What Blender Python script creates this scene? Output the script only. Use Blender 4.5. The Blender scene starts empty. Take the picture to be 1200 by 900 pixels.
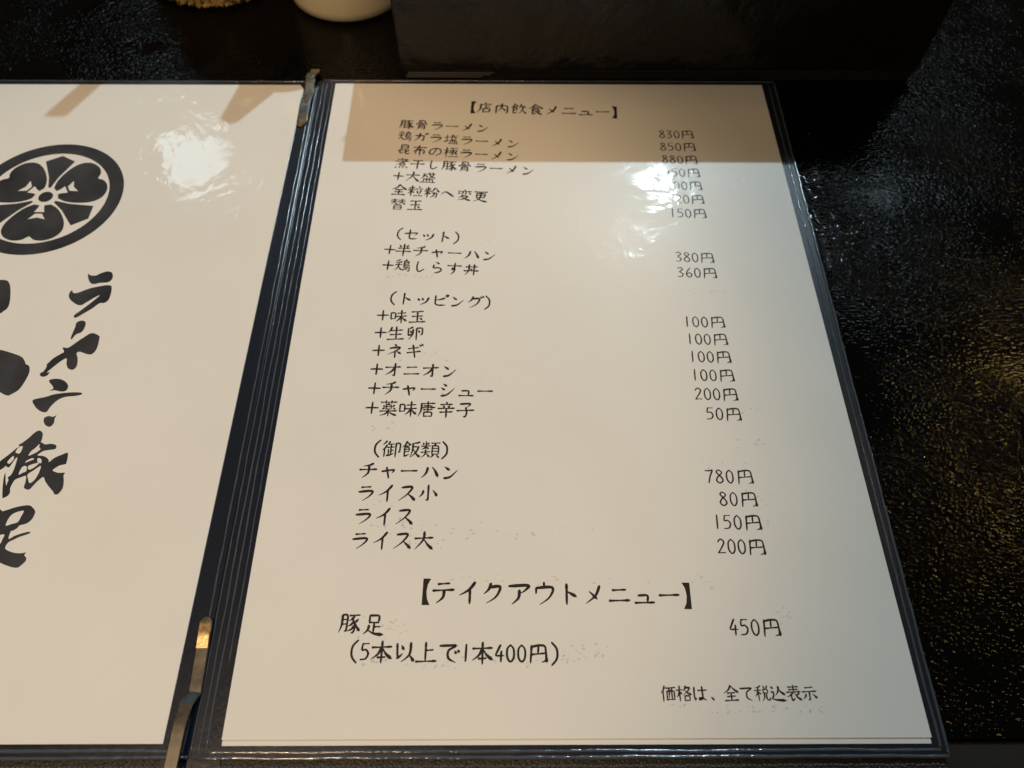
import bpy, bmesh, math, random
from mathutils import Vector, Matrix, noise
random.seed(7)
sc = bpy.context.scene
C = sc.collection
MM = 0.001

# ---------------------------------------------------------------- camera
cam_d = bpy.data.cameras.new('camera')
cam_d.sensor_width = 36
cam_d.lens = 27.32
cam_d.clip_start = 0.01
cam_d.clip_end = 50
cam = bpy.data.objects.new('camera', cam_d)
C.objects.link(cam)
cam.location = (0.08344786, -0.0279821, 0.25351599)
cam.rotation_euler = (0.545975599, -0.00758164277, -0.00406523410)
cam_d.dof.use_dof = True
cam_d.dof.focus_distance = 0.27
cam_d.dof.aperture_fstop = 14.0
sc.camera = cam

# ---------------------------------------------------------------- dim room light, lamps, exposure
w = bpy.data.worlds.new('World')
sc.world = w
w.use_nodes = True
bg = w.node_tree.nodes['Background']
bg.inputs[0].default_value = (1.0, 0.82, 0.62, 1)
bg.inputs[1].default_value = 0.035

def aim(o, target):
    d = Vector(target) - Vector(o.location)
    o.rotation_euler = d.to_track_quat('-Z', 'Y').to_euler()

def disk_lamp(name, loc, target, size, power, col):
    l = bpy.data.lights.new(name, 'AREA')
    l.shape = 'DISK'
    l.size = size
    l.energy = power
    l.color = col
    o = bpy.data.objects.new(name, l)
    C.objects.link(o)
    o.location = loc
    aim(o, target)
    return o

def spot_lamp(name, loc, target, radius, power, col, deg, blend):
    l = bpy.data.lights.new(name, 'SPOT')
    l.shadow_soft_size = radius
    l.energy = power
    l.color = col
    l.spot_size = math.radians(deg)
    l.spot_blend = blend
    o = bpy.data.objects.new(name, l)
    C.objects.link(o)
    o.location = loc
    aim(o, target)
    return o

LED = (0.67, 0.90, 1.0)
WARM = (1.0, 0.69, 0.40)
disk_lamp('ceiling_led', (0.507, 1.62, 1.35), (0.1, 0.12, 0), 0.024, 19.5, LED)
disk_lamp('ceiling_led', (-0.563, 1.216, 0.9), (0.0, 0.2, 0), 0.13, 0.26, LED)
spot_lamp('warm_spot', (-0.30, -0.20, 1.2), (-0.06, 0.105, 0), 0.04, 30, WARM, 23, 0.38)
spot_lamp('warm_spot', (0.02, -0.10, 1.2), (0.10, 0.315, 0), 0.04, 5, WARM, 17, 1.0)  # added fill that lifts the shaded top of the right page
def strip_lamp(name, loc, target, sx, sy, power, col):
    o = disk_lamp(name, loc, target, sx, power, col)
    o.data.shape = 'RECTANGLE'
    o.data.size_y = sy
    return o
GOLD = (1.0, 0.66, 0.20)
strip_lamp('counter_lamp', (0.97, 0.605, 0.9), (0.25, 0.1, 0), 0.13, 0.010, 0.42, GOLD)
strip_lamp('counter_lamp', (0.95, 0.470, 0.9), (0.25, 0.1, 0), 0.13, 0.008, 0.25, GOLD)
strip_lamp('shelf_led', (0.80, 1.09, 0.9), (0.25, 0.2, 0), 0.26, 0.02, 0.35, LED)
spot_lamp('jar_fill_spot', (-0.10, -0.35, 1.1), (-0.05, 0.435, 0), 0.03, 24, (1.0, 0.74, 0.42), 8.5, 0.4)  # added fill to brighten the jars, not a known lamp of the room
strip_lamp('wall_tube', (-0.25, -1.10, 1.02), (-0.03, 0.36, 0.02), 0.035, 0.50, 3.8, (1.0, 0.74, 0.48))

sc.view_settings.view_transform = 'Standard'
sc.view_settings.look = 'None'
sc.view_settings.exposure = 0
sc.view_settings.gamma = 1

# ---------------------------------------------------------------- helpers
def tag(o, label=None, cat=None, group=None, kind=None):
    if label: o['label'] = label
    if cat: o['category'] = cat
    if group: o['group'] = group
    if kind: o['kind'] = kind
    return o

def thing(name, label, cat, loc=(0, 0, 0), group=None):
    o = bpy.data.objects.new(name, None)
    C.objects.link(o)
    o.location = loc
    o.empty_display_size = 0.02
    return tag(o, label, cat, group)

def mesh(name, verts, faces, mat, parent=None, smooth=False):
    me = bpy.data.meshes.new(name)
    me.from_pydata(verts, [], faces)
    me.update()
    if smooth:
        me.polygons.foreach_set('use_smooth', [True] * len(me.polygons))
    o = bpy.data.objects.new(name, me)
    C.objects.link(o)
    if mat: me.materials.append(mat)
    if parent:
        o.parent = parent
        o.matrix_parent_inverse = Matrix.Translation(parent.location).inverted()
    return o

def from_bm(name, bm, mat, parent=None, smooth=False):
    me = bpy.data.meshes.new(name)
    bm.to_mesh(me)
    bm.free()
    if smooth:
        me.polygons.foreach_set('use_smooth', [True] * len(me.polygons))
    o = bpy.data.objects.new(name, me)
    C.objects.link(o)
    if mat: me.materials.append(mat)
    if parent:
        o.parent = parent
        o.matrix_parent_inverse = Matrix.Translation(parent.location).inverted()
    return o

def slab(pts, z0, z1, bev=0.0, seg=2):
    """prism over an outline in mm, z in mm"""
    bm = bmesh.new()
    b = [bm.verts.new((x * MM, y * MM, z0 * MM)) for x, y in pts]
    t = [bm.verts.new((x * MM, y * MM, z1 * MM)) for x, y in pts]
    bm.faces.new(list(reversed(b)))
    bm.faces.new(t)
    n = len(pts)
    for i in range(n):
        bm.faces.new((b[i], b[(i + 1) % n], t[(i + 1) % n], t[i]))
    if bev:
        top = [e for e in bm.edges if all(v in t for v in e.verts)] + \
              [e for e in bm.edges if (e.verts[0] in t) != (e.verts[1] in t)]
        bmesh.ops.bevel(bm, geom=top, offset=bev * MM, segments=seg, affect='EDGES', profile=0.5)
    return bm

def tube(pts, r, seg=8, flat=1.0, wob=0.0):
    """round bead along a path in mm; flat squashes it vertically"""
    vs, fs = [], []
    n = len(pts)
    for i, p in enumerate(pts):
        a = Vector(pts[max(i - 1, 0)]); b = Vector(pts[min(i + 1, n - 1)])
        d = (b - a).normalized()
        s = Vector((0, 0, 1)).cross(d).normalized()
        u = d.cross(s).normalized()
        rr = r * (1 + wob * (random.random() - .5))
        for k in range(seg):
            an = 2 * math.pi * k / seg
            v = Vector(p) + s * math.cos(an) * rr + u * math.sin(an) * rr * flat
            vs.append((v.x * MM, v.y * MM, v.z * MM))
    for i in range(n - 1):
        for k in range(seg):
            k2 = (k + 1) % seg
            fs.append((i * seg + k, i * seg + k2, (i + 1) * seg + k2, (i + 1) * seg + k))
    fs.append(tuple(reversed(range(seg))))
    fs.append(tuple((n - 1) * seg + k for k in range(seg)))
    return vs, fs

def subdiv_path(a, b, n):
    return [tuple(a[k] + (b[k] - a[k]) * i / n for k in range(3)) for i in range(n + 1)]

def lathe(profile, cx, cy, seg=64):
    """profile in mm (radius, z)"""
    vs, fs = [], []
    for r, z in profile:
        for k in range(seg):
            a = 2 * math.pi * k / seg
            vs.append(((cx + r * math.cos(a)) * MM, (cy + r * math.sin(a)) * MM, z * MM))
    m = len(profile)
    for i in range(m - 1):
        for k in range(seg):
            k2 = (k + 1) % seg
            fs.append((i * seg + k, i * seg + k2, (i + 1) * seg + k2, (i + 1) * seg + k))
    fs.append(tuple(reversed(range(seg))))
    fs.append(tuple((m - 1) * seg + k for k in range(seg)))
    return vs, fs

# ---------------------------------------------------------------- materials
class NT:
    def __init__(s, name):
        s.m = bpy.data.materials.new(name)
        s.m.use_nodes = True
        s.t = s.m.node_tree
        s.p = s.t.nodes['Principled BSDF']
    def n(s, typ, **kw):
        x = s.t.nodes.new(typ)
        for k, v in kw.items():
            if k in x.inputs.keys() if isinstance(k, str) else False:
                x.inputs[k].default_value = v
            else:
                setattr(x, k, v)
        return x
    def l(s, a, b): s.t.links.new(a, b)
    def set(s, **kw):
        for k, v in kw.items():
            s.p.inputs[k.replace('_', ' ')].default_value = v

def film(nt):
    """clear glossy laminate over a sheet: wavy, slightly scratched, fingerprinted"""
    geo = nt.n('ShaderNodeNewGeometry')
    n1 = nt.n('ShaderNodeTexNoise'); n1.inputs['Scale'].default_value = 26; n1.inputs['Detail'].default_value = 3.0
    n1.inputs['Roughness'].default_value = 0.5; n1.inputs['Distortion'].default_value = 0.7
    nt.l(geo.outputs['Position'], n1.inputs['Vector'])
    b1 = nt.n('ShaderNodeBump'); b1.inputs['Strength'].default_value = 1; b1.inputs['Distance'].default_value = FILM_WAVE
    nt.l(n1.outputs['Fac'], b1.inputs['Height'])
    mp = nt.n('ShaderNodeMapping'); mp.inputs['Scale'].default_value = (1.0, 0.55, 1); mp.inputs['Rotation'].default_value = (0, 0, 0.6)
    nt.l(geo.outputs['Position'], mp.inputs['Vector'])
    n2 = nt.n('ShaderNodeTexNoise'); n2.inputs['Scale'].default_value = 210; n2.inputs['Detail'].default_value = 3
    n2.inputs['Distortion'].default_value = 0.8
    nt.l(mp.outputs['Vector'], n2.inputs['Vector'])
    nm = nt.n('ShaderNodeTexNoise'); nm.inputs['Scale'].default_value = 30; nm.inputs['Detail'].default_value = 3
    nt.l(geo.outputs['Position'], nm.inputs['Vector'])
    mm_ = nt.n('ShaderNodeMapRange'); mm_.inputs['From Min'].default_value = 0.46; mm_.inputs['From Max'].default_value = 0.72
    mm_.inputs['To Min'].default_value = 0.04; mm_.inputs['To Max'].default_value = 1.0
    nt.l(nm.outputs['Fac'], mm_.inputs['Value'])
    mu = nt.n('ShaderNodeMath'); mu.operation = 'MULTIPLY'
    nt.l(n2.outputs['Fac'], mu.inputs[0]); nt.l(mm_.outputs['Result'], mu.inputs[1])
    b2 = nt.n('ShaderNodeBump'); b2.inputs['Strength'].default_value = 1; b2.inputs['Distance'].default_value = FILM_FINE
    nt.l(mu.outputs[0], b2.inputs['Height'])
    nt.l(b1.outputs['Normal'], b2.inputs['Normal'])
    nt.l(b2.outputs['Normal'], nt.p.inputs['Coat Normal'])
    # smears change the gloss
    n3 = nt.n('ShaderNodeTexNoise'); n3.inputs['Scale'].default_value = 16; n3.inputs['Detail'].default_value = 6
    n3.inputs['Distortion'].default_value = 1.2
    nt.l(geo.outputs['Position'], n3.inputs['Vector'])
    mr = nt.n('ShaderNodeMapRange')
    mr.inputs['From Min'].default_value = 0.35; mr.inputs['From Max'].default_value = 0.7
    mr.inputs['To Min'].default_value = 0.03; mr.inputs['To Max'].default_value = 0.09
    nt.l(n3.outputs['Fac'], mr.inputs['Value'])
    nt.l(mr.outputs['Result'], nt.p.inputs['Coat Roughness'])
    nt.set(Coat_Weight=0.8, Coat_IOR=1.45)

FILM_WAVE = 0.00050
FILM_FINE = 0.00022

def sheet_mat(name, col, rough=0.33, vary=0.05, inkwear=False):
    nt = NT(name)
    geo = nt.n('ShaderNodeNewGeometry')
    no = nt.n('ShaderNodeTexNoise'); no.inputs['Scale'].default_value = 60 if inkwear else 22; no.inputs['Detail'].default_value = 5
    nt.l(geo.outputs['Position'], no.inputs['Vector'])
    cr = nt.n('ShaderNodeValToRGB')
    cr.color_ramp.elements[0].position = .3; cr.color_ramp.elements[1].position = .7
    cr.color_ramp.elements[0].color = (*[c * (1 - vary) for c in col], 1)
    cr.color_ramp.elements[1].color = (*[min(1, c * (1 + vary)) for c in col], 1)
    nt.l(no.outputs['Fac'], cr.inputs['Fac'])
    nt.l(cr.outputs['Color'], nt.p.inputs['Base Color'])
    nt.set(Roughness=rough, Specular_IOR_Level=0.08)
    film(nt)
    return nt.m

M_paper = sheet_mat('laminated_paper', (0.80, 0.79, 0.77), vary=0.02)
M_ink = sheet_mat('printed_ink', (0.034, 0.028, 0.027), vary=0.2)
M_inkbig = sheet_mat('brush_print_ink', (0.044, 0.046, 0.053), vary=0.35, inkwear=True)
M_ghost = sheet_mat('transferred_ink', (0.64, 0.625, 0.60), vary=0.1)

def plain(name, col, rough, bump=None, metal=0.0, coat=0.0, spec=0.5, coatr=0.08):
    nt = NT(name)
    nt.set(Base_Color=(*col, 1), Roughness=rough, Metallic=metal, Coat_Weight=coat, Coat_Roughness=coatr, Specular_IOR_Level=spec)
    if bump:
        geo = nt.n('ShaderNodeNewGeometry')
        sc_, dist, det = bump
        no = nt.n('ShaderNodeTexNoise'); no.inputs['Scale'].default_value = sc_; no.inputs['Detail'].default_value = det
        nt.l(geo.outputs['Position'], no.inputs['Vector'])
        b = nt.n('ShaderNodeBump'); b.inputs['Distance'].default_value = dist; b.inputs['Strength'].default_value = 1
        nt.l(no.outputs['Fac'], b.inputs['Height'])
        nt.l(b.outputs['Normal'], nt.p.inputs['Normal'])
        if coat: nt.l(b.outputs['Normal'], nt.p.inputs['Coat Normal'])
        mr = nt.n('ShaderNodeMapRange')
        mr.inputs['To Min'].default_value = rough * .7; mr.inputs['To Max'].default_value = min(1, rough * 1.4)
        nt.l(no.outputs['Fac'], mr.inputs['Value']); nt.l(mr.outputs['Result'], nt.p.inputs['Roughness'])
    return nt.m

M_vinyl = plain('dark_vinyl', (0.010, 0.014, 0.025), 0.22, bump=(700, 0.00004, 3), coat=0.2, coatr=0.34)
M_ridge = plain('clear_weld_plastic', (0.07, 0.082, 0.105), 0.14, bump=(380, 0.00022, 3), coat=0.8)
M_cover = plain('woven_black_cover', (0.012, 0.011, 0.010), 0.45, bump=(1400, 0.0004, 2))
M_edge = plain('sheet_edge_strip', (0.10, 0.10, 0.10), 0.3)
M_thread = plain('stitch_thread', (0.10, 0.11, 0.13), 0.4)
M_metal = plain('worn_binder_metal', (0.15, 0.147, 0.14), 0.33, metal=1.0, bump=(300, 0.00003, 4))
M_lid2 = plain('bright_binder_metal', (0.55, 0.56, 0.56), 0.28, metal=1.0, bump=(300, 0.00004, 3))
M_brass = plain('brass_tip', (0.45, 0.34, 0.20), 0.34, metal=1.0, bump=(900, 0.00005, 3))
M_leather = plain('black_leather', (0.010, 0.008, 0.007), 0.34, bump=(30, 0.006, 5), spec=0.3)
M_lstrip = plain('box_foot_strip', (0.06, 0.05, 0.045), 0.3)
M_trim = plain('table_edge_trim', (0.007, 0.005, 0.004), 0.5, bump=(90, 0.0003, 4))

def table_mat():
    nt = NT('pebbled_black_table')
    geo = nt.n('ShaderNodeNewGeometry')
    mp = nt.n('ShaderNodeMapping')
    mp.inputs['Rotation'].default_value = (0, 0, math.radians(-20))
    mp.inputs['Scale'].default_value = (0.72, 1.1, 1)
    nt.l(geo.outputs['Position'], mp.inputs['Vector'])
    wn = nt.n('ShaderNodeTexNoise'); wn.inputs['Scale'].default_value = 60; wn.inputs['Detail'].default_value = 2
    nt.l(mp.outputs['Vector'], wn.inputs['Vector'])
    mixv = nt.n('ShaderNodeMixRGB'); mixv.blend_type = 'LINEAR_LIGHT'; mixv.inputs['Fac'].default_value = 0.0025
    nt.l(mp.outputs['Vector'], mixv.inputs['Color1']); nt.l(wn.outputs['Color'], mixv.inputs['Color2'])
    vo = nt.n('ShaderNodeTexVoronoi'); vo.feature = 'SMOOTH_F1'; vo.inputs['Scale'].default_value = 800
    vo.inputs['Smoothness'].default_value = 0.6
    nt.l(mixv.outputs['Color'], vo.inputs['Vector'])
    b0 = nt.n('ShaderNodeTexNoise'); b0.inputs['Scale'].default_value = 9; b0.inputs['Detail'].default_value = 3
    nt.l(geo.outputs['Position'], b0.inputs['Vector'])
    bb = nt.n('ShaderNodeBump'); bb.inputs['Distance'].default_value = 0.0007; bb.inputs['Strength'].default_value = 1
    nt.l(b0.outputs['Fac'], bb.inputs['Height'])
    b1 = nt.n('ShaderNodeBump'); b1.invert = True; b1.inputs['Distance'].default_value = 0.00024; b1.inputs['Strength'].default_value = 1
    sq = nt.n('ShaderNodeMath'); sq.operation = 'POWER'; sq.inputs[1].default_value = 2.0
    nt.l(vo.outputs['Distance'], sq.inputs[0])
    am = nt.n('ShaderNodeTexNoise'); am.inputs['Scale'].default_value = 25; am.inputs['Detail'].default_value = 3
    nt.l(geo.outputs['Position'], am.inputs['Vector'])
    ar = nt.n('ShaderNodeMapRange'); ar.inputs['From Min'].default_value = .3; ar.inputs['From Max'].default_value = .7
    ar.inputs['To Min'].default_value = .25; ar.inputs['To Max'].default_value = 1.9
    nt.l(am.outputs['Fac'], ar.inputs['Value'])
    ml = nt.n('ShaderNodeMath'); ml.operation = 'MULTIPLY'
    nt.l(sq.outputs[0], ml.inputs[0]); nt.l(ar.outputs['Result'], ml.inputs[1])
    nt.l(ml.outputs[0], b1.inputs['Height'])
    nt.l(bb.outputs['Normal'], b1.inputs['Normal'])
    n2 = nt.n('ShaderNodeTexNoise'); n2.inputs['Scale'].default_value = 1500; n2.inputs['Detail'].default_value = 3
    nt.l(geo.outputs['Position'], n2.inputs['Vector'])
    b2 = nt.n('ShaderNodeBump'); b2.inputs['Distance'].default_value = 0.00003; b2.inputs['Strength'].default_value = 1
    nt.l(n2.outputs['Fac'], b2.inputs['Height']); nt.l(b1.outputs['Normal'], b2.inputs['Normal'])
    nt.l(b2.outputs['Normal'], nt.p.inputs['Normal'])
    # worn patches are glossier
    n3 = nt.n('ShaderNodeTexNoise'); n3.inputs['Scale'].default_value = 14; n3.inputs['Detail'].default_value = 6
    nt.l(geo.outputs['Position'], n3.inputs['Vector'])
    mr = nt.n('ShaderNodeMapRange')
    mr.inputs['From Min'].default_value = 0.35; mr.inputs['From Max'].default_value = 0.65
    mr.inputs['To Min'].default_value = 0.03; mr.inputs['To Max'].default_value = 0.07
    nt.l(n3.outputs['Fac'], mr.inputs['Value']); nt.l(mr.outputs['Result'], nt.p.inputs['Roughness'])
    nt.set(Base_Color=(0.0025, 0.0022, 0.002, 1), Specular_IOR_Level=0.13)
    return nt.m
M_table = table_mat()

# ---------------------------------------------------------------- table
bm = slab([(-700, 1.5), (700, 1.5), (700, 750), (-700, 750)], -30, 0, 0)
tag(from_bm('table_top', bm, M_table), kind='structure')
bm = slab([(-700, -38), (700, -38), (700, 1.4), (-700, 1.4)], -32, -1.2, 1.0)
tag(from_bm('table_edge', bm, M_trim), kind='structure')

# ---------------------------------------------------------------- menu folder
fold = thing('menu_folder', 'open black menu folder with clear pocket edges and metal binder strips on the table', 'menu folder')
from_bm('cover', slab([(-232, -7.5), (213.5, -7.5), (216.3, 301.0), (-232, 300.5)], 0.15, 1.6, 0.5), M_cover, fold)
from_bm('spine', slab([(-17.5, -7), (0.5, -7), (0.5, 300.6), (-17.5, 300.6)], 1.6, 2.0, 0.15), M_vinyl, fold)
# dark pocket backing, right and left
from_bm('pocket_backing', slab([(-6.5, -3.4), (213.9, -3.4), (216.6, 300.2), (-6.5, 300.2)], 2.02, 2.5, 0.2), M_vinyl, fold)
from_bm('pocket_backing', slab([(-231, -3.2), (-9.2, -3.2), (-9.2, 299.0), (-231, 299.0)], 2.02, 2.5, 0.2), M_vinyl, fold)

def bead(a, b, r, flat=0.5, n=60, wob=0.4, mat=M_ridge, name='weld_ridge', bow=0.0):
    pts = []
    for i, p in enumerate(subdiv_path(a, b, n)):
        o = 0.28 * noise.noise(Vector((p[0] * .09, p[1] * .09, a[0] * 1.3 + a[1])))
        d = Vector((b[0] - a[0], b[1] - a[1], 0)).normalized()
        pts.append((p[0] - d.y * o, p[1] + d.x * o, p[2]))
    v, f = tube(pts, r, 8, flat, wob)
    return mesh(name, v, f, mat, fold, True)

Z = 2.5
# right leaf: outer rim, inner weld, bottom rim + weld, left (spine side) welds
bead((214.0, -3.3, Z), (216.6, 300.1, Z), 0.55, 0.8, 90)
bead((212.1, -1.6, Z), (213.6, 298.5, Z), 0.42, 0.5, 90)
bead((-6.2, -3.3, Z), (214.0, -3.3, Z), 0.55, 0.8, 90)
bead((-4.6, -1.7, Z), (212.1, -1.6, Z), 0.45, 0.5, 90)
bead((-6.3, -3.2, Z), (-6.3, 300, Z), 0.30, 0.7, 90)
bead((-4.3, -1.8, Z), (-4.3, 299, Z), 0.30, 0.4, 90, 0.5)
bead((-2.0, 24, Z), (-1.8, 299, Z), 0.22, 0.4, 90, 0.5)
bead((-6.3, 300.0, Z), (216.6, 300.1, Z), 0.45, 0.6, 60)
# left leaf
bead((-10.9, 299, Z), (-10.9, -3.2, Z), 0.30, 0.6, 90)
bead((-8.6, 299, 2.1), (-8.6, -3.2, 2.1), 0.26, 0.9, 90, 0.5)
bead((-231, -3.2, Z), (-9.3, -3.2, Z), 0.55, 0.8, 90)
bead((-231, -1.3, Z), (-11.0, -1.3, Z), 0.55, 0.5, 90)
bead((-231, 299.0, Z), (-9.3, 299.0, Z), 0.35, 0.6, 60)

# stitches of the cover edge
def stitches(x0, x1, y, z, step):
    vs, fs = [], []
    x = x0
    while x < x1:
        L = step * random.uniform(.45, .62); dy = random.uniform(-.2, .2)
        a, b_ = tube([(x, y + dy, z), (x + L * .5, y + dy + .1, z + .25), (x + L, y + dy, z)], .22, 5, .8)
        o = len(vs); vs += a; fs += [tuple(i + o for i in f) for f in b_]
        x += step
    return vs, fs
v, f = stitches(-228, -14, 299.9, 1.75, 1.15)
tag(mesh('stitching', v, f, M_thread, fold), kind='stuff')
v, f = stitches(-228, 212, -5.6, 1.75, 1.5)
tag(mesh('stitching', v, f, M_thread, fold), kind='stuff')

# binder strips: flat bent metal strips with a rounded tip
def strip(path, wid, th, name, mat, tip=True):
    """path of (x, y, z) centres in mm"""
    vs, fs = [], []
    n = len(path)
    for i, p in enumerate(path):
        wd = wid / 2
        a = Vector(path[max(i - 1, 0)]); b = Vector(path[min(i + 1, n - 1)])
        d = (b - a).normalized(); s = d.cross(Vector((0, 0, 1))).normalized(); u = s.cross(d).normalized()
        if tip:
            dist = sum((Vector(path[k + 1]) - Vector(path[k])).length for k in range(i))
            if dist < wd: wd = math.sqrt(max(wd * wd - (wd - dist) ** 2, .05))
        P = Vector(p)
        prof = [(-wd, 0), (-wd, th * .7), (-wd * .86, th), (wd * .86, th), (wd, th * .7), (wd, 0)]
        for (q, h) in prof:
            v = P + s * q + u * h
            vs.append(tuple(v * MM))
    m = 6
    for i in range(n - 1):
        for k in range(m):
            k2 = (k + 1) % m
            fs.append((i * m + k, i * m + k2, (i + 1) * m + k2, (i + 1) * m + k))
    fs.append(tuple(reversed(range(m)))); fs.append(tuple((n - 1) * m + k for k in range(m)))
    o = mesh(name, vs, fs, mat, fold, False)
    bmx = bmesh.new(); bmx.from_mesh(o.data); bmesh.ops.recalc_face_normals(bmx, faces=bmx.faces); bmx.to_mesh(o.data); bmx.free()
    o.data.polygons.foreach_set('use_smooth', [True] * len(o.data.polygons))
    o.data.set_sharp_from_angle(angle=math.radians(26))
    return o
def dense(path, k=6):
    out = []
    for a, b in zip(path[:-1], path[1:]):
        for i in range(k):
            t = i / k
            out.append(tuple(a[j] + (b[j] - a[j]) * t for j in range(3)))
    out.append(path[-1])
    return out
strip(dense([(-11.2, 37.1, 3.2), (-11.1, 35.6, 3.5), (-11.0, 32, 3.5), (-10.9, 27.8, 3.0)], 5), 4.0, .7, 'clip_tip', M_brass)
strip(dense([(-10.9, 28.2, 2.9), (-10.8, 22, 2.7), (-10.6, 14.8, 2.7), (-11.6, 10.9, 5.2), (-12.1, 5, 5.6), (-12.3, -8, 5.6), (-12.3, -12, 5.4)], 5), 4.0, .6, 'binder_clip', M_metal, tip=False)
# top strip: curls over the cover edge
strip(dense([(-12.2, 267.8, 2.8), (-12.3, 270, 3.6), (-12.3, 273.5, 4.7), (-12.2, 278, 5.4), (-12.1, 283, 5.0), (-12.0, 288, 3.4),
             (-12.0, 292, 3.2), (-12.0, 295.5, 4.6), (-12.0, 299.0, 5.2), (-11.9, 302.5, 4.2), (-11.8, 305, 2.2), (-11.7, 309, 1.4)], 4), 4.6, .7, 'binder_clip', M_lid2)
strip(dense([(-13.2, 266.2, 2.6), (-13.2, 268.2, 3.2)], 6), 3.4, .7, 'clip_tip', M_brass)

# ---------------------------------------------------------------- printed sheets
def sheet(name, x0, x1, y0, y1, z, parent, mat, nx=2, ny=2, th=0.12, cut=None):
    pts = [(x0, y0), (x1, y0), (x1, y1), (x0, y1)]
    if cut:  # clipped top right corner
        pts = [(x0, y0), (x1, y0), (x1, y1 - cut), (x1 - cut, y1), (x0, y1)]
    return from_bm(name, slab(pts, z - th, z, 0), mat, parent)

pageR = thing('menu_page', 'white laminated price list page on the right, with printed item lines and yen prices', 'menu page')
sheet('backing_sheet', 0.2, 209.6, 0.0, 296.6, 2.75, pageR, M_paper)
sheet('paper', 0, 210, 1.6, 297, 3.05, pageR, M_paper, th=.28)
pageL = thing('menu_page', 'white laminated front page on the left, with round crest and big brush lettering', 'menu page')
from_bm('paper', slab([(-227, 0.6), (-17.0, 0.6), (-15.2, 292.8), (-17.2, 295.8), (-227, 295.4)], 2.5, 3.05, 0), M_paper, pageL)
ZP = 3.05

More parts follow.
